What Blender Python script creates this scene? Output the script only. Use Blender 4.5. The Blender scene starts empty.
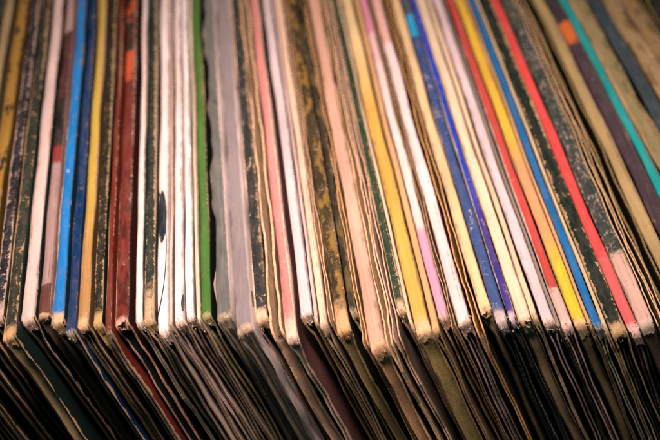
import bpy, math, random
from mathutils import Vector, Matrix

SC = bpy.context.scene
COL = SC.collection
rad = math.radians

# ------------------------------------------------------------------ camera
FPX = 1490.0                      # focal length in photo pixels (660 wide)
PITCH, YAW, DIST = rad(33.6), rad(5.1), 0.46
sp, cp, sy, cy_ = math.sin(PITCH), math.cos(PITCH), math.sin(YAW), math.cos(YAW)
FW = Vector((sy * cp, cy_ * cp, -sp))
RT = Vector((cy_, -sy, 0))
UP = Vector((sy * sp, cy_ * sp, cp))


def ray(px, py):
    return FW + RT * ((px - 330) / FPX) - UP * ((py - 220) / FPX)


CAM = -DIST * ray(330, 318)


def ground(px, py):
    """where the ray through a photo pixel meets the level of the spines (z = 0)"""
    r = ray(px, py)
    return CAM + r * (-CAM.z / r.z)


cam_data = bpy.data.cameras.new('camera')
cam = bpy.data.objects.new('camera', cam_data)
COL.objects.link(cam)
m = Matrix((RT, UP, -FW)).transposed().to_4x4()
m.translation = CAM
cam.matrix_world = m
cam_data.sensor_width = 36
cam_data.lens = 36 * FPX / 660
cam_data.clip_start = 0.01
cam_data.clip_end = 50
cam_data.dof.use_dof = True
cam_data.dof.focus_distance = (ground(330, 292) - CAM).dot(FW)
cam_data.dof.aperture_fstop = 11
cam_data.dof.aperture_blades = 7
SC.camera = cam

# ------------------------------------------------------------------ light
world = bpy.data.worlds.new('World')
SC.world = world
world.use_nodes = True
bg = world.node_tree.nodes['Background']
bg.inputs[0].default_value = (0.26, 0.84, 0.86, 1)
bg.inputs[1].default_value = 0.06


def area(name, loc, target, size, power, color):
    d = bpy.data.lights.new(name, 'AREA')
    d.shape = 'DISK'
    d.size = size
    d.energy = power
    d.color = color
    o = bpy.data.objects.new(name, d)
    COL.objects.link(o)
    o.location = loc
    o.rotation_euler = (Vector(target) - Vector(loc)).to_track_quat('-Z', 'Y').to_euler()
    return o


key = area('key_lamp', (-0.10, -0.075, 0.50), (-0.01, 0.065, 0), 0.20, 1.08, (1.0, 0.765, 0.675))
key.data.spread = rad(60)

SC.view_settings.view_transform = 'Standard'
SC.view_settings.look = 'None'
SC.view_settings.exposure = 0
SC.view_settings.gamma = 1
SC.view_settings.use_curve_mapping = False
try:
    SC.cycles.max_bounces = 8
    SC.cycles.use_denoising = False
    SC.cycles.transparent_max_bounces = 24
except Exception:
    pass

# ------------------------------------------------------------------ materials
TINT = (1.0, 0.87, 0.86)


def P(hx, k=0.80):
    """surface colour from the colour it shows under the warm lamp"""
    if not isinstance(hx, str):
        return hx
    c = [int(hx[i:i + 2], 16) / 255 for i in (1, 3, 5)]
    if c[0] > .75 and min(c) > .38 and c[0] - c[2] > .08:      # pale boards lean to pink rather than yellow
        c = [c[0], c[1] * 0.97, c[2]]
    c = [((v + 0.055) / 1.055) ** 2.4 if v > 0.04045 else v / 12.92 for v in c]
    return tuple(min(0.86, c[i] * k / TINT[i]) for i in range(3)) + (1,)


class NT:
    def __init__(self, name):
        self.m = bpy.data.materials.new(name)
        self.m.use_nodes = True
        self.t = self.m.node_tree
        self.b = self.t.nodes['Principled BSDF']
        self.out = self.t.nodes['Material Output']

    def n(self, kind, **kw):
        o = self.t.nodes.new(kind)
        for k, v in kw.items():
            setattr(o, k, v)
        return o

    def put(self, sock, v):
        if isinstance(v, bpy.types.NodeSocket):
            self.t.links.new(v, sock)
        else:
            sock.default_value = v

    def math(self, op, a, b=0.0, c=0.0, clamp=False):
        o = self.n('ShaderNodeMath', operation=op, use_clamp=clamp)
        self.put(o.inputs[0], a)
        self.put(o.inputs[1], b)
        self.put(o.inputs[2], c)
        return o.outputs[0]

    def ramp01(self, v, lo, hi):
        o = self.n('ShaderNodeMapRange', interpolation_type='SMOOTHSTEP')
        self.put(o.inputs[0], v)
        self.put(o.inputs[1], lo)
        self.put(o.inputs[2], hi)
        return o.outputs[0]

    def noise(self, vec, scale, detail=4, rough=0.55, w=0.0, dist=0.0):
        o = self.n('ShaderNodeTexNoise', noise_dimensions='4D')
        self.put(o.inputs['Vector'], vec)
        self.put(o.inputs['W'], w)
        self.put(o.inputs['Scale'], scale)
        self.put(o.inputs['Detail'], detail)
        self.put(o.inputs['Roughness'], rough)
        self.put(o.inputs['Distortion'], dist)
        return o.outputs[0]

    def mix(self, f, a, b, blend='MIX'):
        o = self.n('ShaderNodeMix', data_type='RGBA', blend_type=blend)
        self.put(o.inputs[0], f)
        self.put(o.inputs[6], a)
        self.put(o.inputs[7], b)
        return o.outputs[2]

    def coords(self):
        tc = self.n('ShaderNodeTexCoord')
        s = self.n('ShaderNodeSeparateXYZ')
        self.t.links.new(tc.outputs['Object'], s.inputs[0])
        return tc.outputs['Object'], s.outputs[0], s.outputs[1], s.outputs[2]

    def stretch(self, vec, s):
        o = self.n('ShaderNodeVectorMath', operation='MULTIPLY')
        self.put(o.inputs[0], vec)
        o.inputs[1].default_value = s
        return o.outputs[0]

    def grey(self, v, lo, hi):
        """a noise value turned into a multiplier between lo and hi"""
        o = self.n('ShaderNodeMapRange')
        self.put(o.inputs[0], v)
        o.inputs[1].default_value = 0.28
        o.inputs[2].default_value = 0.72
        o.inputs[3].default_value = lo
        o.inputs[4].default_value = hi
        c = self.n('ShaderNodeCombineColor')
        for i in range(3):
            self.t.links.new(o.outputs[0], c.inputs[i])
        return c.outputs[0]

    def bump(self, h, strength, dist):
        o = self.n('ShaderNodeBump')
        self.put(o.inputs['Height'], h)
        o.inputs['Strength'].default_value = strength
        o.inputs['Distance'].default_value = dist
        self.t.links.new(o.outputs[0], self.b.inputs['Normal'])


def spine_material(seed, segs, h, card, edge, corner, speck, left, right, rough, blotch, marks, weave, soft, crack, crease):
    t = NT('printed_spine')
    vec, x, y, z = t.coords()
    W = seed * 7.31
    nb = t.noise(vec, 240 + (seed * 67) % 230, 5, 0.62, W)
    na = t.noise(vec, 2400, 3, 0.6, W + 3)
    lo = t.noise(t.stretch(vec, (60, 22, 60)), 1.0, 3, 0.5, W + 5)
    streak = t.noise(t.stretch(vec, (1400, 26, 400)), 1.0, 3, 0.6, W + 8)
    # print along the spine
    if len(segs) == 1:
        base = segs[0][1]
    else:
        r = t.n('ShaderNodeValToRGB')
        wob = t.math('MULTIPLY_ADD', t.math('SUBTRACT', nb, 0.5), 0.011, y)
        t.put(r.inputs[0], t.math('DIVIDE', wob, 0.34))
        els = r.color_ramp.elements
        pts = []
        for i, (p, c) in enumerate(segs):
            if i:
                pts.append((p + soft, c))
            else:
                pts.append((0.0, c))
            if i < len(segs) - 1:
                pts.append((segs[i + 1][0] - soft, c))
        while len(els) < len(pts):
            els.new(0.5)
        for e, (p, c) in zip(els, pts):
            e.position = min(1, max(0, p / 0.34))
        for e, (p, c) in zip(els, pts):
            e.color = c
        base = r.outputs[0]
    if blotch:
        bn = t.noise(t.stretch(vec, (240, 75, 240)), 1.0, 4, 0.6, W + 11)
        base = t.mix(t.ramp01(bn, 0.52, 0.60), base, blotch)
    if weave:
        wv = t.noise(t.stretch(vec, (800, 2600, 800)), 1.0, 2, 0.5, W + 2)
        base = t.mix(t.ramp01(wv, 0.46, 0.62), base, weave)
    for kind, cx, cyy, rx, ry, colr in marks:
        dx = t.math('DIVIDE', t.math('SUBTRACT', x, cx), rx)
        dy = t.math('DIVIDE', t.math('SUBTRACT', y, cyy), ry)
        d = t.math('SQRT', t.math('ADD', t.math('MULTIPLY', dx, dx), t.math('MULTIPLY', dy, dy)))
        if kind == 'ring':
            f = t.math('SUBTRACT', 1.0, t.ramp01(t.math('ABSOLUTE', t.math('SUBTRACT', d, 1.0)), 0.02, 0.06))
        else:
            f = t.math('SUBTRACT', 1.0, t.ramp01(t.math('ADD', d, t.math('MULTIPLY', nb, 0.1)), 0.98, 1.05))
        base = t.mix(f, base, colr)
    base = t.mix(1.0, base, t.grey(lo, 0.76, 1.10), 'MULTIPLY')
    base = t.mix(1.0, base, t.grey(streak, 0.82, 1.07), 'MULTIPLY')
    base = t.mix(1.0, base, t.grey(na, 0.86, 1.08), 'MULTIPLY')
    fn = t.noise(t.stretch(vec, (520, 95, 520)), 1.0, 5, 0.68, W + 51)
    fade = t.math('MULTIPLY', t.ramp01(fn, 0.40, 0.66), 0.05)
    base = t.mix(fade, base, (0.50, 0.39, 0.32, 1))
    fox = t.math('MULTIPLY', t.ramp01(t.noise(vec, 620, 4, 0.65, W + 31), 0.58, 0.72), 0.35)
    base = t.mix(fox, base, (0.16, 0.09, 0.05, 1))
    # wear: rubbed edges, rubbed corner, flecks, scuffs
    e = t.math('ABSOLUTE', t.math('DIVIDE', x, h))
    long = t.noise(t.stretch(vec, (300, 120, 300)), 1.0, 4, 0.65, W + 21)
    chip = t.noise(t.stretch(vec, (900, 620, 900)), 1.0, 4, 0.65, W + 23)
    jit = t.math('ADD', t.math('MULTIPLY', t.math('SUBTRACT', nb, 0.5), 0.8), t.math('MULTIPLY', t.math('SUBTRACT', long, 0.5), 1.0))
    jit = t.math('MULTIPLY_ADD', t.math('SUBTRACT', chip, 0.5), 1.1, jit)
    m1 = t.ramp01(t.math('ADD', e, jit), 1.36 - 0.66 * edge, 1.40 - 0.66 * edge)
    cj = t.math('MULTIPLY_ADD', t.math('SUBTRACT', nb, 0.5), corner * 1.9 + 0.002, y)
    m2 = t.math('SUBTRACT', 1.0, t.ramp01(cj, corner * 0.45, corner * 1.35 + 0.0005))
    wear = t.math('MAXIMUM', m1, m2)
    sx = t.math('DIVIDE', x, h)
    if crack > 0:
        ck = 0.0
        for q, (sc_, wd) in enumerate((((420, 90, 300), .014), ((260, 330, 200), .010))):
            sn = t.noise(t.stretch(vec, sc_), 1.0, 2, 0.5, W + 41 + q, 0.6)
            one = t.math('SUBTRACT', 1.0, t.ramp01(t.math('ABSOLUTE', t.math('SUBTRACT', sn, 0.5)), wd * 0.3, wd))
            ck = t.math('MAXIMUM', ck, one)
        ck = t.math('MULTIPLY', ck, t.ramp01(long, 0.64 - 0.2 * crack, 0.72 - 0.2 * crack))
        wear = t.math('MAXIMUM', wear, t.math('MULTIPLY', ck, 0.75))
    if speck > 0:
        m3 = t.ramp01(t.math('ADD', t.math('MULTIPLY', na, 0.6), t.math('MULTIPLY', nb, 0.4)), 0.69 - 0.22 * speck, 0.72 - 0.22 * speck)
        wear = t.math('MAXIMUM', wear, m3)
    sx = t.math('DIVIDE', x, h)
    thin = t.math('MULTIPLY', t.math('SUBTRACT', long, 0.5), 0.5)
    if left > 0:
        wear = t.math('MAXIMUM', wear, t.math('SUBTRACT', 1.0, t.ramp01(t.math('ADD', sx, thin), -1.0 + left * 2 - 0.06, -1.0 + left * 2 + 0.06)))
    if right > 0:
        wear = t.math('MAXIMUM', wear, t.ramp01(t.math('ADD', sx, thin), 1.0 - right * 2 - 0.06, 1.0 - right * 2 + 0.06))
    cardv = t.mix(t.ramp01(na, 0.35, 0.7), card, (card[0] * 0.74, card[1] * 0.68, card[2] * 0.62, 1))
    cardv = t.mix(1.0, cardv, t.grey(nb, 0.72, 1.12), 'MULTIPLY')
    tip = t.math('SUBTRACT', 1.0, t.ramp01(t.math('MULTIPLY_ADD', t.math('SUBTRACT', nb, 0.5), 0.005, t.math('ADD', y, t.math('MULTIPLY', z, 0.5))), -0.0014, 0.0016))
    cardv = t.mix(t.math('MULTIPLY', tip, 0.5), cardv, (card[0] * 0.42, card[1] * 0.36, card[2] * 0.30, 1))
    colr = t.mix(wear, base, cardv)
    if crease:
        ln = t.math('ABSOLUTE', t.math('SUBTRACT', t.math('ADD', sx, t.math('MULTIPLY', thin, 0.35)), crease))
        lw = 0.00016 / h
        cm_ = t.math('SUBTRACT', 1.0, t.ramp01(ln, lw * 0.6, lw * 1.3))
        cm_ = t.math('MULTIPLY', cm_, t.ramp01(long, 0.44, 0.6))
        colr = t.mix(t.math('MULTIPLY', cm_, 0.5), colr, (0.05, 0.03, 0.02, 1))
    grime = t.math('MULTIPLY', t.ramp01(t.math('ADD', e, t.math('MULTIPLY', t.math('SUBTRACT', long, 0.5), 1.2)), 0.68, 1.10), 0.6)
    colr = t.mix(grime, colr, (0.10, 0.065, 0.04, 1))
    t.put(t.b.inputs['Base Color'], colr)
    t.put(t.b.inputs['Roughness'], t.math('MULTIPLY_ADD', wear, 0.9 - rough, rough))
    t.b.inputs['Specular IOR Level'].default_value = 0.35
    hgt = t.math('ADD', t.math('MULTIPLY', na, 0.5), t.math('MULTIPLY', nb, 0.7))
    hgt = t.math('SUBTRACT', hgt, t.math('MULTIPLY', wear, 0.35))
    t.bump(hgt, 0.55, 0.00022)
    return t.m


_cov = {}


def cover_material(c, art=None, rough=0.5):
    key = (c, art, rough)
    if key in _cov:
        return _cov[key]
    t = NT('printed_cover')
    vec, x, y, z = t.coords()
    oi = t.n('ShaderNodeObjectInfo')
    w = t.math('MULTIPLY', oi.outputs['Random'], 40)
    nb = t.noise(vec, 260, 5, 0.62, w)
    lo = t.noise(vec, 38, 3, 0.5, w)
    base = P(c)
    if art:
        base = t.mix(t.ramp01(lo, 0.47, 0.52), base, P(art))
    base = t.mix(1.0, base, t.grey(lo, 0.8, 1.1), 'MULTIPLY')
    wy = t.math('SUBTRACT', 1.0, t.ramp01(t.math('MULTIPLY_ADD', t.math('SUBTRACT', nb, 0.5), 0.006, y), 0.0006, 0.0014))
    wz = t.ramp01(t.math('MULTIPLY_ADD', t.math('SUBTRACT', nb, 0.5), 0.004, z), -0.0006, -0.0001)
    wear = t.math('MAXIMUM', wy, wz)
    colr = t.mix(wear, base, P('#c09a74'))
    t.put(t.b.inputs['Base Color'], colr)
    t.put(t.b.inputs['Roughness'], rough)
    t.b.inputs['Specular IOR Level'].default_value = 0.3
    t.bump(nb, 0.3, 0.0002)
    _cov[key] = t.m
    return t.m


_card = {}


def card_material(c):
    if c in _card:
        return _card[c]
    t = NT('raw_cardboard')
    vec, x, y, z = t.coords()
    oi = t.n('ShaderNodeObjectInfo')
    w = t.math('MULTIPLY', oi.outputs['Random'], 40)
    n1 = t.noise(vec, 1400, 3, 0.6, w)
    n2 = t.noise(t.stretch(vec, (500, 500, 110)), 1.0, 4, 0.65, w)
    b = P(c)
    col = t.mix(t.ramp01(n1, 0.35, 0.7), b, (b[0] * 0.78, b[1] * 0.74, b[2] * 0.7, 1))
    col = t.mix(1.0, col, t.grey(n2, 0.6, 1.2), 'MULTIPLY')
    t.put(t.b.inputs['Base Color'], col)
    t.b.inputs['Roughness'].default_value = 0.9
    t.b.inputs['Specular IOR Level'].default_value = 0.15
    t.bump(t.math('ADD', n1, n2), 0.3, 0.0002)
    _card[c] = t.m
    return t.m


def film_material(c, alpha, h):
    t = NT('cloudy_plastic_film')
    vec, x, y, z = t.coords()
    n1 = t.noise(t.stretch(vec, (160, 40, 60)), 1.0, 3, 0.55, 2.0)
    n2 = t.noise(t.stretch(vec, (900, 60, 60)), 1.0, 3, 0.6, 5.0)
    fc_ = P(c)
    ed = t.ramp01(t.math('ABSOLUTE', t.math('DIVIDE', x, h)), 0.80, 1.0)
    t.put(t.b.inputs['Base Color'], t.mix(ed, fc_, P('#ecd2c8')))  # bright line along the folds painted into the film colour
    n3 = t.ramp01(t.noise(t.stretch(vec, (700, 30, 30)), 1.0, 3, 0.6, 9.0), 0.50, 0.66)
    al = t.math('MULTIPLY_ADD', n1, 0.20, alpha - 0.20)
    al = t.math('ADD', al, t.math('MULTIPLY', n3, 0.20))
    lw = t.n('ShaderNodeLayerWeight')
    lw.inputs[0].default_value = 0.5
    fac = t.math('MULTIPLY', t.math('POWER', lw.outputs['Facing'], 2.5), 0.7)
    al = t.math('ADD', al, fac)
    t.put(t.b.inputs['Alpha'], t.math('ADD', al, t.math('MULTIPLY', ed, 0.22), clamp=True))
    t.b.inputs['Roughness'].default_value = 0.16
    t.b.inputs['Specular IOR Level'].default_value = 0.5
    t.bump(t.math('ADD', n1, t.math('MULTIPLY', n2, 0.4)), 0.4, 0.0012)
    return t.m


# ------------------------------------------------------------------ shapes
LEAN = rad(22.5)
CL, SL = math.cos(LEAN), math.sin(LEAN)
LEN = 0.314
BOARD = 0.00045


def link(name, verts, faces, mats, parent=None, face_mats=None, smooth=True):
    me = bpy.data.meshes.new(name)
    me.from_pydata(verts, [], faces)
    for mm in mats:
        me.materials.append(mm)
    if face_mats:
        me.polygons.foreach_set('material_index', face_mats)
    me.polygons.foreach_set('use_smooth', [smooth] * len(faces))
    me.update()
    o = bpy.data.objects.new(name, me)
    COL.objects.link(o)
    if parent:
        o.parent = parent
    return o


def sstep(a, b, v):
    t = max(0.0, min(1.0, (v - a) / (b - a)))
    return t * t * (3 - 2 * t)


YS = [0, 0.0004, 0.001, 0.0018, 0.003, 0.0045, 0.0065, 0.009, 0.012, 0.0155, 0.02, 0.025] + \
     [0.031 + 0.0069 * i for i in range(41)] + [0.3105, 0.3140]
ZS = [0.0, 0.0005, 0.0012, 0.0022, 0.0036, 0.0055, 0.008, 0.011, 0.015, 0.020, 0.026, 0.033, 0.041, 0.050, 0.06, 0.075,
      0.10, 0.15, 0.22, 0.312]


class Sleeve:
    """one record sleeve in its own frame: x across its thickness, y along the spine, z out of the spine"""

    def __init__(self, seed, h, gx, front, pinch, flare, wave, edge_wobble, lift, front_top=False):
        self.r = random.Random(seed * 101 + 7)
        r = self.r
        self.h, self.gx, self.front, self.pinch, self.flare = h, gx, front, pinch, flare
        self.wave, self.ew, self.lift = wave, edge_wobble, lift
        self.ph = [r.uniform(0, 6.28) for _ in range(12)]
        self.fr = [r.uniform(0.8, 1.25) for _ in range(12)]
        self.rs = 0.00003 if front_top else min(0.00075, 0.45 * h)
        self.topwob = 0.00022 if front_top else 0.0
        self.board = min(0.0008, 0.4 * h) if front_top else BOARD
        self.rc = r.uniform(0.0012, 0.0032)          # radius the corner is rubbed to
        self.twist = r.uniform(-.00045, .00045)
        self.tongue = r.uniform(0.0025, 0.0060)

    def sn(self, i, v, lam):
        return math.sin(v / lam * 6.283 * self.fr[i] + self.ph[i])

    def cx(self, y, d):
        # the whole row bows together, each sleeve ripples a little on its own
        g = 0.00030 * math.sin(y / 0.13 * 3.1 + self.gx * 38) - 0.00030 * math.sin(self.gx * 38)
        g += 0.00015 * math.sin(y / 0.045 * 3.1 + self.gx * 61) * sstep(0, 0.05, y)
        own = self.wave * (0.6 * self.sn(0, y, 0.11) + 0.3 * self.sn(1, y, 0.043) + 0.12 * self.sn(2, y, 0.017))
        low = (0.00035 * self.sn(3, d, 0.07) + 0.00012 * self.sn(4, d, 0.021) + 0.00005 * self.sn(11, d, 0.007)) * sstep(0.001, 0.015, d)
        tw = self.twist * math.exp(-max(0, y) / 0.004) * math.exp(-d / 0.006)
        return g + own + low + tw

    def half(self, y, d, side):
        h = self.h
        f = 1 + self.flare * math.exp(-y / 0.003) * math.exp(-d / 0.004)
        f *= 1 - (1 - self.pinch) * sstep(0.001, 0.011, d) * math.exp(-max(0, y) / 0.03)
        f *= 1 - 0.10 * sstep(0.02, 0.10, d)
        f *= 1 + 0.05 * self.sn(5, y, 0.06)
        return h * f

    def yf(self, d):
        """how far back the front edge lies at depth d below the spine"""
        rc = self.rc
        v = 0.0
        if d < rc:
            v = rc - math.sqrt(max(0, rc * rc - (rc - d) ** 2))
        v += self.ew * (0.6 * self.sn(6, d, 0.045) + 0.3 * self.sn(7, d, 0.014) + 0.16 * self.sn(8, d, 0.006))
        return v

    def ztop(self, y):
        z = self.lift * (0.6 * self.sn(9, y, 0.13) + 0.4 * self.sn(10, y, 0.05))
        return z

    def cover(self, side, mat, card, parent, name):
        V, F, M = [], [], []
        ny, nz = len(YS), len(ZS)
        idx = {}
        for layer in (0, 1):
            for j, d0 in enumerate(ZS):
                d = d0 + self.rs
                e = self.yf(d)
                for i, y0 in enumerate(YS):
                    y = e + (LEN - e) * (y0 / LEN)
                    hh = self.half(y, d, side) - (self.board if layer else 0)
                    nib = self.r.uniform(-1, 1) * 0.00018 if (i < 2 and not layer) else 0
                    idx[layer, j, i] = len(V)
                    rag = self.topwob * (self.sn(1 if side > 0 else 2, y, 0.05) + 0.5 * self.sn(7, y, 0.013 + 0.003 * side)) * math.exp(-d / 0.01)
                    V.append((self.cx(y, d) + side * hh + rag, y + nib, self.ztop(y) * math.exp(-d / 0.03) - d))
        def q(a, b, c, d_, mi):
            F.append((a, b, c, d_) if side < 0 else (d_, c, b, a))
            M.append(mi)
        for i in range(ny - 1):
            q(idx[0, 0, i], idx[0, 0, i + 1], idx[1, 0, i + 1], idx[1, 0, i], 1)
        for j in range(nz - 1):
            for i in range(ny - 1):
                q(idx[0, j, i], idx[0, j + 1, i], idx[0, j + 1, i + 1], idx[0, j, i + 1], 0)
                q(idx[1, j, i + 1], idx[1, j + 1, i + 1], idx[1, j + 1, i], idx[1, j, i], 1)
            q(idx[1, j, 0], idx[1, j + 1, 0], idx[0, j + 1, 0], idx[0, j, 0], 1)
            q(idx[0, j, ny - 1], idx[0, j + 1, ny - 1], idx[1, j + 1, ny - 1], idx[1, j, ny - 1], 1)
        for i in range(ny - 1):
            q(idx[0, nz - 1, i], idx[1, nz - 1, i], idx[1, nz - 1, i + 1], idx[0, nz - 1, i + 1], 1)
        o = link(name, V, F, [mat, card], parent, M)
        # crisp cut edges
        for p, mi in zip(o.data.polygons, M):
            if mi == 1:
                p.use_smooth = False
        return o

    def spine(self, mat, card, parent):
        V, F, M = [], [], []
        rs, cols = self.rs, []
        for a in (180, 157, 135, 112, 92):
            cols.append((-1, math.cos(rad(a)), math.sin(rad(a))))
        for f in (-0.6, -0.2, 0.2, 0.6):
            cols.append((0, f, 1))
        for a in (88, 68, 45, 23, 0):
            cols.append((1, math.cos(rad(a)), math.sin(rad(a))))
        rows = []
        self.dent = [max(0, self.r.gauss(0.0001, 0.00035)) for _ in cols]
        rag = [self.r.uniform(0.85, 1.12) for _ in cols]
        for s in (1.0, 0.72, 0.45, 0.2):                       # the rubbed tongue folded over the corner
            rows.append(('t', s))
        for y0 in YS:
            rows.append(('y', y0))
        crown = 0.16 * self.h
        for kind, v in rows:
            for k, (w, a, b) in enumerate(cols):
                if kind == 'y':
                    dtop = rs * (1 - b)
                    e = self.yf(dtop + 0.00004)
                    y = e + (LEN - e) * (v / LEN)
                    drop = 0
                    inset = 1
                else:
                    drop = v * self.tongue * rag[k] + 0.0003
                    dtop = rs * (1 - b) + drop
                    y = self.yf(dtop) + 0.00005 + 0.0002 * v + self.r.uniform(-1, 1) * 0.00016
                    inset = 0.93 - 0.05 * v
                hh = self.half(max(0, y), max(0, dtop), 0)
                if w == 0:
                    x = a * (hh - rs)
                    cr = crown * (1 - a * a)
                else:
                    x = w * (hh - rs) + a * rs
                    cr = 0
                x *= inset
                near = math.exp(-max(0, y) / 0.0035)
                jig = self.r.uniform(-1, 1) * (0.00008 * math.exp(-max(0, y) / 0.012) + 0.00014 * near)
                crush = self.dent[k] * near
                V.append((self.cx(y, 0) + x + self.r.uniform(-1, 1) * 0.00010 * near, y + self.r.uniform(-1, 1) * 0.00012 * near + crush * 0.5,
                          self.ztop(y) - dtop + cr + jig - crush))
        nc = len(cols)
        for i in range(len(rows) - 1):
            for k in range(nc - 1):
                a = i * nc + k
                F.append((a, a + 1, a + nc + 1, a + nc))
                M.append(0)
        # torn fibres and flakes standing off the rubbed corner
        for q in range(int(4 + self.h * 4500)):
            bx = self.r.uniform(-.95, .95) * self.h
            bz = -self.r.uniform(0.0001, 0.0045) if self.r.random() < .75 else 0.00005
            by = self.yf(max(0.0, -bz)) - 0.00005 if bz < 0 else self.r.uniform(0.001, 0.004)
            ln, wd = self.r.uniform(.0003, .0009), self.r.uniform(.00006, .00022)
            dv = Vector((self.r.gauss(0, .7), -abs(self.r.gauss(.5, .5)), self.r.gauss(-.3, .6))).normalized() * ln
            sd = dv.cross(Vector((self.r.gauss(0, 1), self.r.gauss(0, 1), self.r.gauss(0, 1)))).normalized() * wd
            p0 = Vector((self.cx(0, 0) + bx, by + 0.0002, bz))
            mid = p0 + dv * .6
            tipv = p0 + dv + Vector((0, 0, -ln * .35))
            n0 = len(V)
            V += [tuple(p0 - sd), tuple(p0 + sd), tuple(mid + sd * .8), tuple(mid - sd * .7), tuple(tipv)]
            F += [(n0, n0 + 1, n0 + 2, n0 + 3), (n0 + 3, n0 + 2, n0 + 4)]
            M += [1, 1]
        return link('spine', V, F, [mat, card], parent, M)

    def bottom_edge(self, card, parent):
        V, F = [], []
        d0 = self.tongue * 0.7
        ds = [d0 + (0.311 - d0) * (z / 0.312) ** 1.0 for z in ZS]
        ks = (-1, -0.55, 0, 0.55, 1)
        for d in ds:
            for k in ks:
                y = self.yf(d) + 0.0003 + 0.0006 * (1 - k * k) + self.r.uniform(-1, 1) * 0.00012
                hh = self.half(y, d, 0) - BOARD * 0.6
                V.append((self.cx(y, d) + k * hh, y, -d))
        n = len(ks)
        for i in range(len(ds) - 1):
            for k in range(n - 1):
                a = i * n + k
                F.append((a, a + n, a + n + 1, a + 1))
        return link('bottom_edge', V, F, [card], parent)

    def panel(self, f, card, parent, inset, thick=0.0004, name='inner_panel', top=0.0024):
        V, F = [], []
        ph = self.r.uniform(0, 6)
        ds = [top + (0.306 - top) * (z / 0.312) for z in ZS]
        ys = [0.0, 0.002, 0.006, 0.015, 0.04, 0.12, 0.30]
        n = len(ys)
        for s in (-1, 1):
            for d in ds:
                for y0 in ys:
                    y = self.yf(d) + inset + y0 + 0.0005 * math.sin(d / 0.011 + ph)
                    hh = self.half(y, d, 0) - BOARD
                    x = f * hh + 0.00025 * math.sin(d / 0.016 + ph) + s * thick / 2
                    V.append((self.cx(y, d) + x, y, -d))
        b = len(ds) * n
        for i in range(len(ds) - 1):
            for k in range(n - 1):
                a = i * n + k
                F.append((a, a + n, a + n + 1, a + 1))
                F.append((b + a + 1, b + a + n + 1, b + a + n, b + a))
            F.append((i * n, b + i * n, b + (i + 1) * n, (i + 1) * n))
        return link(name, V, F, [card], parent, smooth=False)

    def curl(self, card, parent, size, turn):
        """a torn strip of board rolled up at the corner"""
        V, F = [], []
        N = 18
        for i in range(N):
            a = turn + i / (N - 1) * rad(235)
            rr = size * (1 - 0.45 * i / (N - 1)) * (1 + 0.22 * math.sin(i * 1.1 + turn) + 0.10 * self.r.uniform(-1, 1))
            for j in range(5):
                f = j / 4
                for s in (0, 1):
                    q = rr - s * 0.0005
                    V.append((math.cos(a) * q * 0.9, -0.0007 + 0.0022 * f + self.r.uniform(-1, 1) * 0.0002,
                              -size * 0.75 + math.sin(a) * q))
        for i in range(N - 1):
            for j in range(4):
                a = i * 10 + j * 2
                F.append((a, a + 10, a + 12, a + 2))
                F.append((a + 1, a + 3, a + 13, a + 11))
            a = i * 10
            F.append((a, a + 1, a + 11, a + 10))
            a += 8
            F.append((a, a + 10, a + 11, a + 1))
        return link('curled_corner', V, F, [card], parent)

    def film(self, mat, parent, grow, over, flap):
        """loose outer bag of cloudy plastic round the whole sleeve"""
        V, F = [], []
        rows = [(-0.0010, 0.055), (-0.0014, 0.035), (-0.0012, 0.02), (-0.0016, 0.010), (-0.0018, 0.005), (-0.0016, 0.0022), (-0.0010, 0.0008)]
        rows += [(v, 0.0) for v in [0.0008, 0.003] + [0.006 + 0.0022 * i for i in range(139)]]
        ks = [-1.6, -1.35, -1.1, -1, -0.85, -0.65, -0.4, -0.2, 0, 0.2, 0.4, 0.65, 0.85, 1, 1.1, 1.35, 1.6]
        for y, drop in rows:
            for k in ks:
                a = min(1, abs(k))
                sg = 1 if k > 0 else -1
                rip = (0.0006 * self.sn(1, y, 0.06) + 0.0003 * self.sn(4, y, 0.025)) * (0.4 - 0.6 * max(-1, min(1, k))) + 0.0004 * self.sn(2, drop + k * 0.004, 0.013) * sstep(0, 0.01, drop)
                hh = self.h * grow * (1 - 0.25 * sstep(0.002, 0.02, drop))
                if abs(k) <= 1:
                    x = k * hh
                    z = 0.0010 - 0.0009 * a ** 4 + 0.0003 * self.sn(0, y, 0.05) * (1 - a) + 0.00022 * self.sn(5, y + k * 0.006, 0.012) + 0.00012 * self.sn(6, y - k * 0.01, 0.0055)
                    yy = y
                else:
                    x = sg * hh
                    z = -{1.1: 0.003, 1.35: 0.02, 1.6: 0.10}[abs(k)]
                    yy = y + (0.004 + 0.03 * (abs(k) - 1.1) if drop else 0)
                V.append((self.cx(max(0, y), drop) + x + rip, yy, z - drop))
        n = len(ks)
        for i in range(len(rows) - 1):
            for k in range(n - 1):
                a = i * n + k
                F.append((a, a + 1, a + n + 1, a + n))
        o = link('plastic_cover', V, F, [mat], parent)
        if flap:
            V, F = [], []
            N, K = 26, 9
            for i in range(N):
                d = 0.002 + 0.06 * i / (N - 1)
                bulge = math.sin(math.pi * min(1, i / (N - 1) * 1.05)) ** 0.8
                for k in range(K):
                    u = k / (K - 1)
                    y = 0.006 - 0.0075 * u - 0.0022 * bulge * u
                    x = self.h * (0.2 + 1.2 * math.sin(u * 2.6)) + 0.0004 * math.sin(d * 300 + u * 4)
                    V.append((self.cx(0, d) + x, y, -d))
            for i in range(N - 1):
                for k in range(K - 1):
                    a = i * K + k
                    F.append((a, a + 1, a + K + 1, a + K))
            link('plastic_flap', V, F, [mat], parent)
        return o


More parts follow.
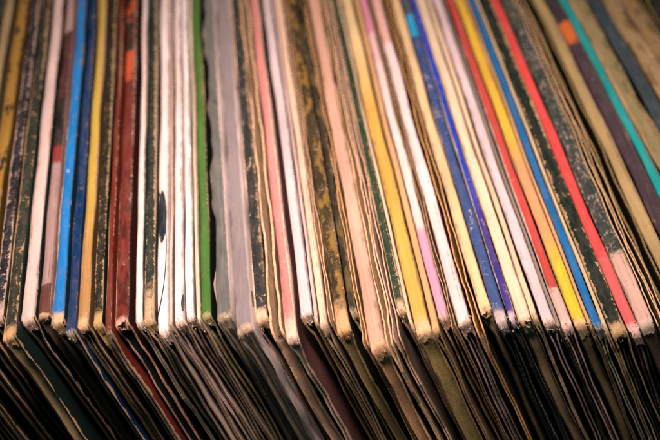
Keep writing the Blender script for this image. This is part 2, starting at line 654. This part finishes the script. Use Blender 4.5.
# ------------------------------------------------------------------ the setting
def shelf():
    t = NT('dark_wood')
    vec, x, y, z = t.coords()
    g = t.noise(t.stretch(vec, (3, 60, 60)), 1.0, 5, 0.6, 1.0)
    t.put(t.b.inputs['Base Color'], t.mix(t.ramp01(g, 0.35, 0.7), (0.06, 0.035, 0.02, 1), (0.13, 0.075, 0.04, 1)))
    t.b.inputs['Roughness'].default_value = 0.6
    t.bump(g, 0.3, 0.0005)
    zt = -(0.3125 * CL) - 0.0045
    x0, x1, y0, y1, z0 = -0.5, 0.75, -0.25, 0.75, zt - 0.02
    V = [(x0, y0, z0), (x1, y0, z0), (x1, y1, z0), (x0, y1, z0), (x0, y0, zt), (x1, y0, zt), (x1, y1, zt), (x0, y1, zt)]
    F = [(0, 3, 2, 1), (4, 5, 6, 7), (0, 1, 5, 4), (1, 2, 6, 5), (2, 3, 7, 6), (3, 0, 4, 7)]
    o = link('shelf', V, F, [t.m], smooth=False)
    o['kind'] = 'structure'


shelf()

# ------------------------------------------------------------------ the sleeves
GROUP = 'record sleeves packed side by side in the row'
W_ = '#f4d9ce'
# x0, x1: the spine at photo row 308; c: print colours along it as (photo row where it ends, colour), nearest the corner last
ROWS = [
    dict(x=(-126, -114), c='#20201c', e=.4, f='o', L='black sleeve out of sight beyond the left edge, first of the whole row'),
    dict(x=(-113, -100), c='#5c4a38', e=.4, f='o', L='dark brown sleeve second from the left end of the row'),
    dict(x=(-99, -87), c='#2a2a2a', e=.4, f='p', L='charcoal sleeve third from the left end of the row'),
    dict(x=(-86, -73), c='#2c3a34', e=.4, f='o', L='dark green sleeve beyond the far left edge, behind the lowest left corner'),
    dict(x=(-72, -60), c='#7a5c40', e=.4, f='c', pn=.6, L='brown sleeve at far left between the leftmost dark green and a black sleeve'),
    dict(x=(-59, -46), c='#181a18', e=.5, f='o', cov='#101412', L='black sleeve at far left, left of the dull tan spine in the top left corner'),
    dict(x=(-45, -31), c='#a58760', e=.4, f='o', L='dull tan sleeve in the top left corner, left of the blotched gold spine'),
    dict(x=(-28, -11), c='#9a6e2a', bl='#30261a', e=.35, sp=.3, f='o', L='gold sleeve with black blotches at the left edge of the photo'),
    dict(x=(-8, 5), c='#171a24', e=0.95, sp=.55, card='#c9a998', f='o', cr=7, cov='#14201e',
         L='indigo black sleeve rubbed pale along its spine, left of the olive green one'),
    dict(x=(6, 20), ck=.6, c='#262b22', e=0.8, sp=.45, lf=.10, card='#c89f70', f='c', fc='#a58560', py=343, pn=.9, cr=5, ec='#262a24', cov='#0f201c',
         L='olive green sleeve with cream left edge and tan corner sticking furthest out at left'),
    dict(x=(21, 37), c='#dcbcb0', e=.12, f='o', cr=1.5, py=320, cov='#3c4a46', rcov='#0e1c1a', card='#d8b8a8',
         L='wide pinkish white sleeve left of the red, black and dusky pink one'),
    dict(x=(38, 50.5), c=[(33, '#b98d88'), (100, '#4a1c22'), (147, '#1c1216'), (163, '#8e2a28'), (285, '#a98280'), (330, '#5e342e')],
         e=.05, f='c', fc='#5a4438', py=316, pn=.9, cr=1, cov='#8f6a62',
         L='dusky pink sleeve printed black and dark red farther back, left of bright blue'),
    dict(x=(51, 65), marks=[('disc', -.15, 172, .05, 2.2, '#e8d8cc'), ('disc', .15, 172.5, .05, 2.0, '#e8d8cc')], c='#0a74bc', e=.18, lf=.11, sp=.12, cr=5, card='#dcb48a', f='o', rcov='#0c2a3a', py=326,
         L='bright blue sleeve with cream left edge, brightest blue at the left'),
    dict(x=(67.5, 77.5), c='#08305e', e=.1, f='p', sp=0, rough=.3, cr=1, cov='#0a2c50', py=330, L='glossy navy sleeve between the bright blue and the mustard one'),
    dict(x=(78, 90.5), soft=.02, c=[(215, '#c8a03e'), (330, '#b5804c')], e=.25, rt=.08, sp=.1, cr=5, f='g', card='#dcb084', py=328,
         L='mustard yellow sleeve browning near its corner, right of the navy one'),
    dict(x=(93, 103), c='#181811', e=0.85, sp=.5, card='#bd9768', f='c', pn=.55, fc='#9c8058', cr=6, py=328, cov='#141a14',
         L='black sleeve with tan flecks between the mustard and thin rust red ones'),
    dict(x=(105.5, 111.5), c='#6c1e12', e=.12, lf=.12, f='c', fc='#8c2a18', pn=.8, cr=.5, py=332, cov='#6c2416',
         L='thin rust red sleeve whose red runs on down its bottom edge'),
    dict(x=(114, 129), c=[(22, '#cf562f'), (53, '#26302e'), (82, '#c9512f'), (330, '#6e281f')], bl='#4e1b16', e=0.45, lf=.07, sp=.3, cr=2, f='c', fc='#0e1614',
         card='#d9a590', rcov='#3a1614', py=326, curl=.0026, rough=.35, L='wide red brown sleeve with orange and black bands and a curled torn corner'),
    dict(x=(134.5, 142.5), c=W_, e=.08, f='o', cov='#30403c', py=322, cr=1, L='narrow white sleeve between the red brown and flecked black green ones'),
    dict(x=(143, 155), c='#1c2924', e=0.85, sp=.5, rt=.05, card='#cda981', cr=16, f='g', py=326, cov='#22302c',
         L='flecked black green sleeve worn bare at its corner, left of the white ones'),
    dict(x=(155.5, 168.8), c='#f9e0d6', e=.04, f='o', cr=.8, py=326, card='#e0bfae', cov='#b89c92',
         marks=[('disc', -.05, 217, .85, 27, '#16242c'), ('ring', -1.5, 248, 2.2, 62, '#26343c'), ('ring', -.35, 92, .35, 6, '#3a3434')],
         L='white sleeve with a black oval and thin curved line on its spine'),
    dict(x=(169.4, 172.6), c='#e6c4b8', f='p', py=324, L='narrow sleeve coloured dusky pinkish as the shaded right part of the white one with the black oval'),  # dusky pink is the white spine's shaded side put into colour
    dict(x=(173, 184), c='#f6dbd3', e=.05, f='g', cr=.8, py=322, marks=[('disc', .95, 304, .4, 9, '#1c2a3e')],
         card='#e0bfae', L='white sleeve with a small dark blue mark near its corner'),
    dict(x=(184.5, 194), c='#fbe8e1', e=.03, f='o', cr=.8, py=322, card='#e0bfae', L='plain bright white sleeve, rightmost of the whites before the green'),
    dict(x=(195.5, 200), c='#e4d0ae', e=.1, lf=.08, f='p', py=318, L='very thin cream sleeve touching the left side of the green spine'),
    dict(x=(200.5, 211.5), c='#426f28', e=.10, sp=.12, cr=1.5, f='o', cov='#0c160c', py=320, L='leaf green sleeve, the only green spine among the whites'),
    dict(x=(217, 232), c='#3c484a', e=.6, sp=.3, f='g', film=('#a4928a', .22, 1.12, .006, False), cov='#3a4244', py=322,
         L='grey sleeve in a rippled cloudy plastic cover, next to the green spine'),
    dict(x=(233, 252), c='#84727a', e=.2, f='g', film=('#b09c94', .18, 1.08, .006, True), cov='#4c484c', py=326,
         L='mauve grey sleeve in a plastic cover whose flap bulges below its corner'),
    dict(x=(253, 267), ck=.6, c='#222726', e=0.5, lf=.2, sp=.3, card='#e2bd9a', cr=4, f='g', cov='#202624', py=322,
         L='charcoal sleeve with a ragged cream left edge, right of the plastic covers'),
    dict(x=(267.5, 280.5), top=1, c='#dfb48c', e=.1, lf=.1, f='c', fc='#d0a488', pn=1, py=330, cr=2, L='tan sleeve with a broad flat bottom edge, left of the pink cloth one'),
    dict(x=(281, 294.5), c='#cf8078', wv='#d89084', e=0.55, rt=.12, card='#ecc8b0', cr=9, f='p', py=334, L='pink red cloth textured sleeve fading to cream at its corner'),
    dict(x=(299, 311.8), c='#dac4c0', e=.05, f='o', cr=1, py=320, cov='#5c5054', L='wide lavender white sleeve right of the pink cloth textured one'),
    dict(x=(312.6, 316.6), c='#d8b8ae', f='p', py=324, L='thin dusky cream sleeve between the lavender white and peach cream ones'),
    dict(x=(317, 325.6), c='#eec6a6', e=.08, lf=.06, f='o', py=326, cr=2, L='peach cream sleeve between the lavender white and the olive gold one'),
    dict(x=(326.4, 331), top=1, c='#d8ac84', f='o', py=326, L='thin tan sleeve between the peach cream and blotched olive gold ones'),
    dict(x=(332, 347), ck=.6, c='#382c17', bl='#8a6428', e=0.5, sp=.3, lf=.08, card='#dca878', cr=14, f='c', fc='#94794e', pn=.7, py=332,
         L='olive gold sleeve with cream left edge and bare tan corner'),
    dict(x=(348, 355.5), c='#2a2416', bl='#5a4824', e=.2, f='p', py=312, cov='#141208', L='thin black brown sleeve in the gap left of the broad pinkish tan one'),
    dict(x=(356.5, 361), c='#e0aa74', f='p', top=1, py=342, L='thin orange tan sleeve touching the left of the broad pinkish tan one'),
    dict(x=(362, 378.5), c='#d8a48a', e=.05, lf=.07, card='#e6b486', f='c', fc='#c8946a', pn=.75, py=348, cr=1.5, cov='#6c4c38',
         L='broad plain pinkish tan sleeve in the middle, its corner hanging low'),
    dict(x=(379, 387), top=1, c='#e4bb8c', e=.15, f='o', py=340, L='thin cream sleeve immediately right of the broad pinkish tan one'),
    dict(x=(387.5, 394), top=1, c='#e0b496', e=.15, f='o', py=338, L='thin peach sleeve immediately left of the dark bottle green one'),
    dict(x=(395, 405), ck=.6, c='#1f3824', e=0.72, sp=.3, lf=.15, card='#dcb48c', cr=4, f='p', py=312, fc='#c89a70', L='dark bottle green sleeve with chipped cream edges, left of the yellow'),
    dict(x=(405.5, 408.8), c='#e2c4a0', e=.1, f='p', py=322, L='thinnest cream sleeve squeezed between bottle green and golden yellow'),
    dict(x=(409.5, 426), soft=.03, c=[(70, '#ecc98e'), (330, '#d89e48')], e=0.4, sp=.1, card='#e4bc8c', cr=7, f='c', fc='#b0905c', pn=1, py=330,
         L='golden yellow sleeve left of the pink one, with splayed tan corner'),
    dict(x=(427, 434.3), c='#d6a26c', e=.2, f='o', py=330, L='thin caramel sleeve between the golden yellow and half pink ones'),
    dict(x=(435, 446.4), soft=.002, c=[(30, '#e690a6'), (60, '#eebcb4'), (228, '#f2cdc2'), (330, '#e99db0')], e=.06, cr=2, f='o', py=322, card='#dcae90',
         L='half pink sleeve, white further back and candy pink towards its corner'),
    dict(x=(447.2, 451.6), top=1, c='#b48a66', f='o', py=325, L='thin sleeve coloured brown as the shaded gap between the half pink and pale pink white ones'),  # brown stands for shade on the right of the half pink spine
    dict(x=(453, 467), c=[(40, '#eeb4a4'), (330, '#f4d4cc')], e=.06, cr=1, f='g', rcov='#5c1228', py=326, L='pale pink white sleeve with burgundy right side, after the half pink one'),
    dict(x=(469.5, 476.5), top=1, c='#d6a064', e=.2, f='p', py=330, cov='#2a1c10', L='thin ochre tan sleeve with dark gaps on both sides'),
    dict(x=(478, 491), c='#eac28e', e=.1, f='p', cr=2, py=316, curl=.0018, L='cream sleeve with curled corner directly left of the denim blue'),
    dict(x=(491.5, 503.8), ck=.6, c=[(12, '#4a5468'), (33, '#18a4da'), (330, '#344b80')], e=0.3, sp=.14, cr=6, f='o', card='#cfb8b4', py=324,
         L='denim blue sleeve with a light blue block far up its spine'),
    dict(x=(505, 513.3), soft=.02, ck=.5, c=[(190, '#123cb4'), (330, '#3c2c80')], e=0.55, rt=.06, lf=.06, sp=.16, cr=4, f='g', card='#d8bfc0', py=322,
         L='narrow royal blue sleeve turning purple near its corner'),
    dict(x=(514, 528), c='#f2d2ae', e=.06, rt=.05, f='c', fc='#907454', pn=.85, cr=1.5, py=316, curl=.0024, L='broad cream sleeve with rolled up corner, right of purple blue'),
    dict(x=(528.8, 535), c='#e9c6a0', e=.2, f='o', py=322, L='thin cream sleeve between the broad cream one and pale dusty pink'),
    dict(x=(537, 549.5), c='#e8c8c6', e=.06, f='o', cr=1.5, py=326, L='pale dusty pink sleeve left of the brick red one'),
    dict(x=(550.4, 554), c='#8c7a72', f='p', py=324, L='sliver thin grey brown sleeve touching the left side of brick red'),
    dict(x=(554.8, 566), c=[(288, '#c6443c'), (330, '#e2b8a6')], e=0.5, lf=.1, sp=.12, card='#e6bfb0', cr=3, f='g', py=324,
         L='brick red sleeve bared to cream at its corner, left of the yellow'),
    dict(x=(567.5, 581), soft=.012, c=[(150, '#e8b23a'), (248, '#ee9a66'), (330, '#eec030')], e=.06, cr=2.5, f='c', fc='#83694a', pn=.8, card='#dcb888', py=328,
         L='bright yellow sleeve with an orange stretch midway, left of the blue'),
    dict(x=(581.5, 585.3), c='#cfa070', e=.1, f='p', py=326, L='sliver thin tan sleeve between bright yellow and ocean blue'),
    dict(x=(586, 595.3), c='#0c64a2', e=.06, cr=.6, f='o', py=328, cov='#0c2c40', L='ocean blue sleeve between bright yellow and flecked black at right'),
    dict(x=(596, 600), c='#d8bc90', e=.15, f='p', py=324, L='thin straw sleeve between the ocean blue and flecked black ones'),
    dict(x=(601, 617.3), c='#0d1d16', e=0.85, sp=.28, card='#cda878', cr=3, f='g', py=330, cov='#0c1814', L='black sleeve with heavily chipped tan edges, left of the scarlet one'),
    dict(x=(618, 630.5), c=[(255, '#e84646'), (330, '#d05a58')], e=0.3, sp=.22, card='#ecc0b0', cr=3, f='g', py=330, rcov='#8c2020', L='scarlet sleeve with pale scuffs at right, the brightest red'),
    dict(x=(631.5, 648.5), ck=1, c=[(252, '#303a37'), (330, '#dcae9a')], e=0.6, sp=.42, card='#cfb8a4', cr=2, f='c', fc='#5c4a3c', pn=.8, py=324,
         L='scratched slate sleeve turning plain pinkish tan near its corner'),
    dict(x=(649.5, 655.5), top=1, c='#ddb98c', e=.2, f='o', py=322, L='thin buff sleeve immediately right of the scratched slate and tan one'),
    dict(x=(656.5, 663), top=1, c='#c8a274', e=.3, f='o', py=326, L='second thin buff sleeve right of the scratched slate one'),
    dict(x=(664, 676), top=1, c='#7c6642', e=.35, lf=.1, rt=.1, card='#d4ac7e', f='o', py=326, L='brown olive sleeve with buff lines on both edges, at right'),
    dict(x=(677, 692.5), c='#b49264', e=.12, rt=.05, f='c', py=326, L='plain olive tan sleeve left of the plum black one with an orange block'),
    dict(x=(695, 713), c=[(17, '#3c2e36'), (38, '#d8682c'), (330, '#46343e')], e=.10, sp=.12, f='o', py=326, L='plum black sleeve with an orange block far up its spine'),
    dict(x=(714.5, 726.8), c='#169c9c', e=.06, f='o', py=326, L='teal sleeve at right, the only turquoise spine'),
    dict(x=(729, 751), c='#98825a', wave=.0006, lf=.2, card='#cfa470', e=.5, bl='#7c6a48', wv=None, f='c', py=326, L='drab olive sleeve with wavy tan left edge, right of teal'),
    dict(x=(755, 774), c='#34424a', rt=.0, e=.12, f='o', rcov='#1c4c7c', py=326, L='dark slate blue sleeve in the top right, right of drab olive'),
    dict(x=(776, 799), c='#ac8a62', wave=.0009, e=.5, bl='#8a6a44', rt=.15, card='#d0a67a', f='o', py=326, L='wavy light brown sleeve in the top right, right of slate blue'),
    dict(x=(800, 823), c='#a07c54', e=.5, wave=.0007, bl='#7c5e3c', f='c', py=326, L='wide brown sleeve in the top right corner, after the wavy light brown one'),
    dict(x=(827, 838), top=1, c='#8c7850', e=.3, f='o', py=326, L='narrow olive sleeve in the top right corner, left of the last black one'),
    dict(x=(841, 856), c='#161c18', e=.3, f='o', py=326, L='plain black sleeve at the extreme top right corner'),
    dict(x=(858, 874), c='#a88a60', e=.3, f='o', py=326, L='tan sleeve beyond the right edge, rightmost of the whole row'),
]


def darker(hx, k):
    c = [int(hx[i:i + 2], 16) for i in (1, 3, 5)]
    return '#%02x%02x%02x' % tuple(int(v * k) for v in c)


def build(i, d):
    rnd = random.Random(i * 31 + 5)
    px0, px1 = d['x']
    X0, X1 = ground(px0, 308).x, ground(px1, 308).x
    xc = (X0 + X1) / 2
    pxc = (px0 + px1) / 2
    py = d.get('py', 318) + rnd.uniform(-5.5, 5.0)
    y0 = ground(pxc, py).y
    h = (X1 - X0) * CL * 0.505
    yaw = max(0.0, min(1.3, (170 - pxc) / 115 * 1.0))
    yaw = rad(yaw + rnd.uniform(-0.10, 0.10))
    root = bpy.data.objects.new('record_sleeve', None)
    root.empty_display_size = 0.01
    COL.objects.link(root)
    root['label'] = d['L']
    root['category'] = 'record sleeve'
    root['group'] = GROUP
    root.matrix_world = Matrix.Translation((xc, y0, 0)) @ Matrix.Rotation(yaw, 4, 'Z') @ Matrix.Rotation(-LEAN, 4, 'Y')
    f = d['f']
    pinch = d.get('pn', {'o': rnd.uniform(.42, .66), 'g': rnd.uniform(.66, .85), 'c': .75, 'p': .42}[f])
    if f == 'p':
        pinch = max(pinch, min(1.0, 0.0006 / h))
    s = Sleeve(i + 1, h, xc, f, pinch, d.get('fl', rnd.uniform(-.06, .05)), d.get('wave', 0.00012), rnd.uniform(.0003, .0008), 0.0003, bool(d.get('top')))
    # colours: rows of the photo become distances along the spine
    c = d['c']
    if isinstance(c, str):
        segs = [(0.0, P(c))]
        main = c
    else:
        segs = []
        ends = [ground(pxc, e).y - y0 for e, _ in c]
        for k in range(len(c) - 1, -1, -1):
            start = 0.0 if k == len(c) - 1 else ends[k]
            segs.append((start, P(c[k][1])))
        main = c[-1][1] if len(c) < 3 else c[-2][1]
    card = d.get('card')
    if not card:
        mc = [int(main[q:q + 2], 16) for q in (1, 3, 5)]
        tc = (0xd8, 0xb4, 0x8c)
        kk = .55 if sum(mc) > 480 else .2
        card = '#%02x%02x%02x' % tuple(int(mc[q] * kk + tc[q] * (1 - kk)) for q in range(3))
    marks = []
    for kind, fx, cyp, rx, ryp, colr in d.get('marks', []):
        yc = ground(pxc, cyp).y - y0
        ry = abs(ground(pxc, cyp - ryp).y - ground(pxc, cyp + ryp).y) / 2
        marks.append((kind, fx * h, yc, rx * h, ry, P(colr)))
    sm = spine_material(i + 1, segs, h, P(card), max(.26, d.get('e', .1)), d.get('cr', 2) / 1000, d.get('sp', 0.1), d.get('lf', 0), d.get('rt', 0),
                        d.get('rough', .5), P(d['bl']) if d.get('bl') else None, marks, P(d['wv']) if d.get('wv') else None,
                        d.get('soft', .0009), d.get('ck', .25),
                        rnd.choice([0, 0, -.62, -.5, .45, .62, .7]) if h > 0.0012 else 0)
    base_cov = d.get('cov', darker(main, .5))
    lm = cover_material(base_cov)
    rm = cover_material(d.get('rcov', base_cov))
    cm = card_material(d.get('ec', rnd.choice(['#20241f', '#3a3328', '#15201d', '#5a4a38'] if pxc < 95 else [darker(card, .95), darker(card, .8), '#8c7468'] if pxc < 260 else [darker(card, 1.0), darker(card, .85), '#b08a64'] if pxc < 470 else [darker(card, .9), darker(card, .55), '#2a2c26', '#54483a', '#1c2624'])))  # light on the front put into edge colour: dark left, pale centre, darker right
    if d.get('top'):
        cm = card_material(d.get('ec', d['c'] if isinstance(d['c'], str) else card))
        for ff in ([0.05] if h < 0.0014 else [-.35, .3]):
            s.panel(ff + rnd.uniform(-.1, .1), card_material(darker(d['c'], rnd.choice([.6, .8, 1.0]))), root, rnd.uniform(.001, .003), 0.0004, top=rnd.uniform(.0004, .003))
    else:
        s.spine(sm, card_material(card), root)
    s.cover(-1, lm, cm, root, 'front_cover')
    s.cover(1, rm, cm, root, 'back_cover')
    if f in 'cp':
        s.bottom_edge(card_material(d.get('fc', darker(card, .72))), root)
    if f == 'o' and h > 0.0016 and rnd.random() < .35:
        s.panel(rnd.uniform(-.4, .4), card_material('#8c7a6a'), root, rnd.uniform(.002, .005), .0003)
    if f == 'g':  # panels towards the right coloured darker so fewer edges look lit
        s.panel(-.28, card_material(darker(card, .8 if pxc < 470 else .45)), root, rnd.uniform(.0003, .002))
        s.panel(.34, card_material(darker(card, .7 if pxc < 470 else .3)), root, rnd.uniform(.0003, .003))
    if d.get('curl'):
        s.curl(card_material(card), root, min(d['curl'], h * 0.95), rnd.uniform(0, 6))
    if d.get('film'):
        fcol, al, grow, over, flap = d['film']
        s.film(film_material(fcol, al, h * grow), root, grow, over, flap)


for i_, d_ in enumerate(ROWS):
    build(i_, d_)
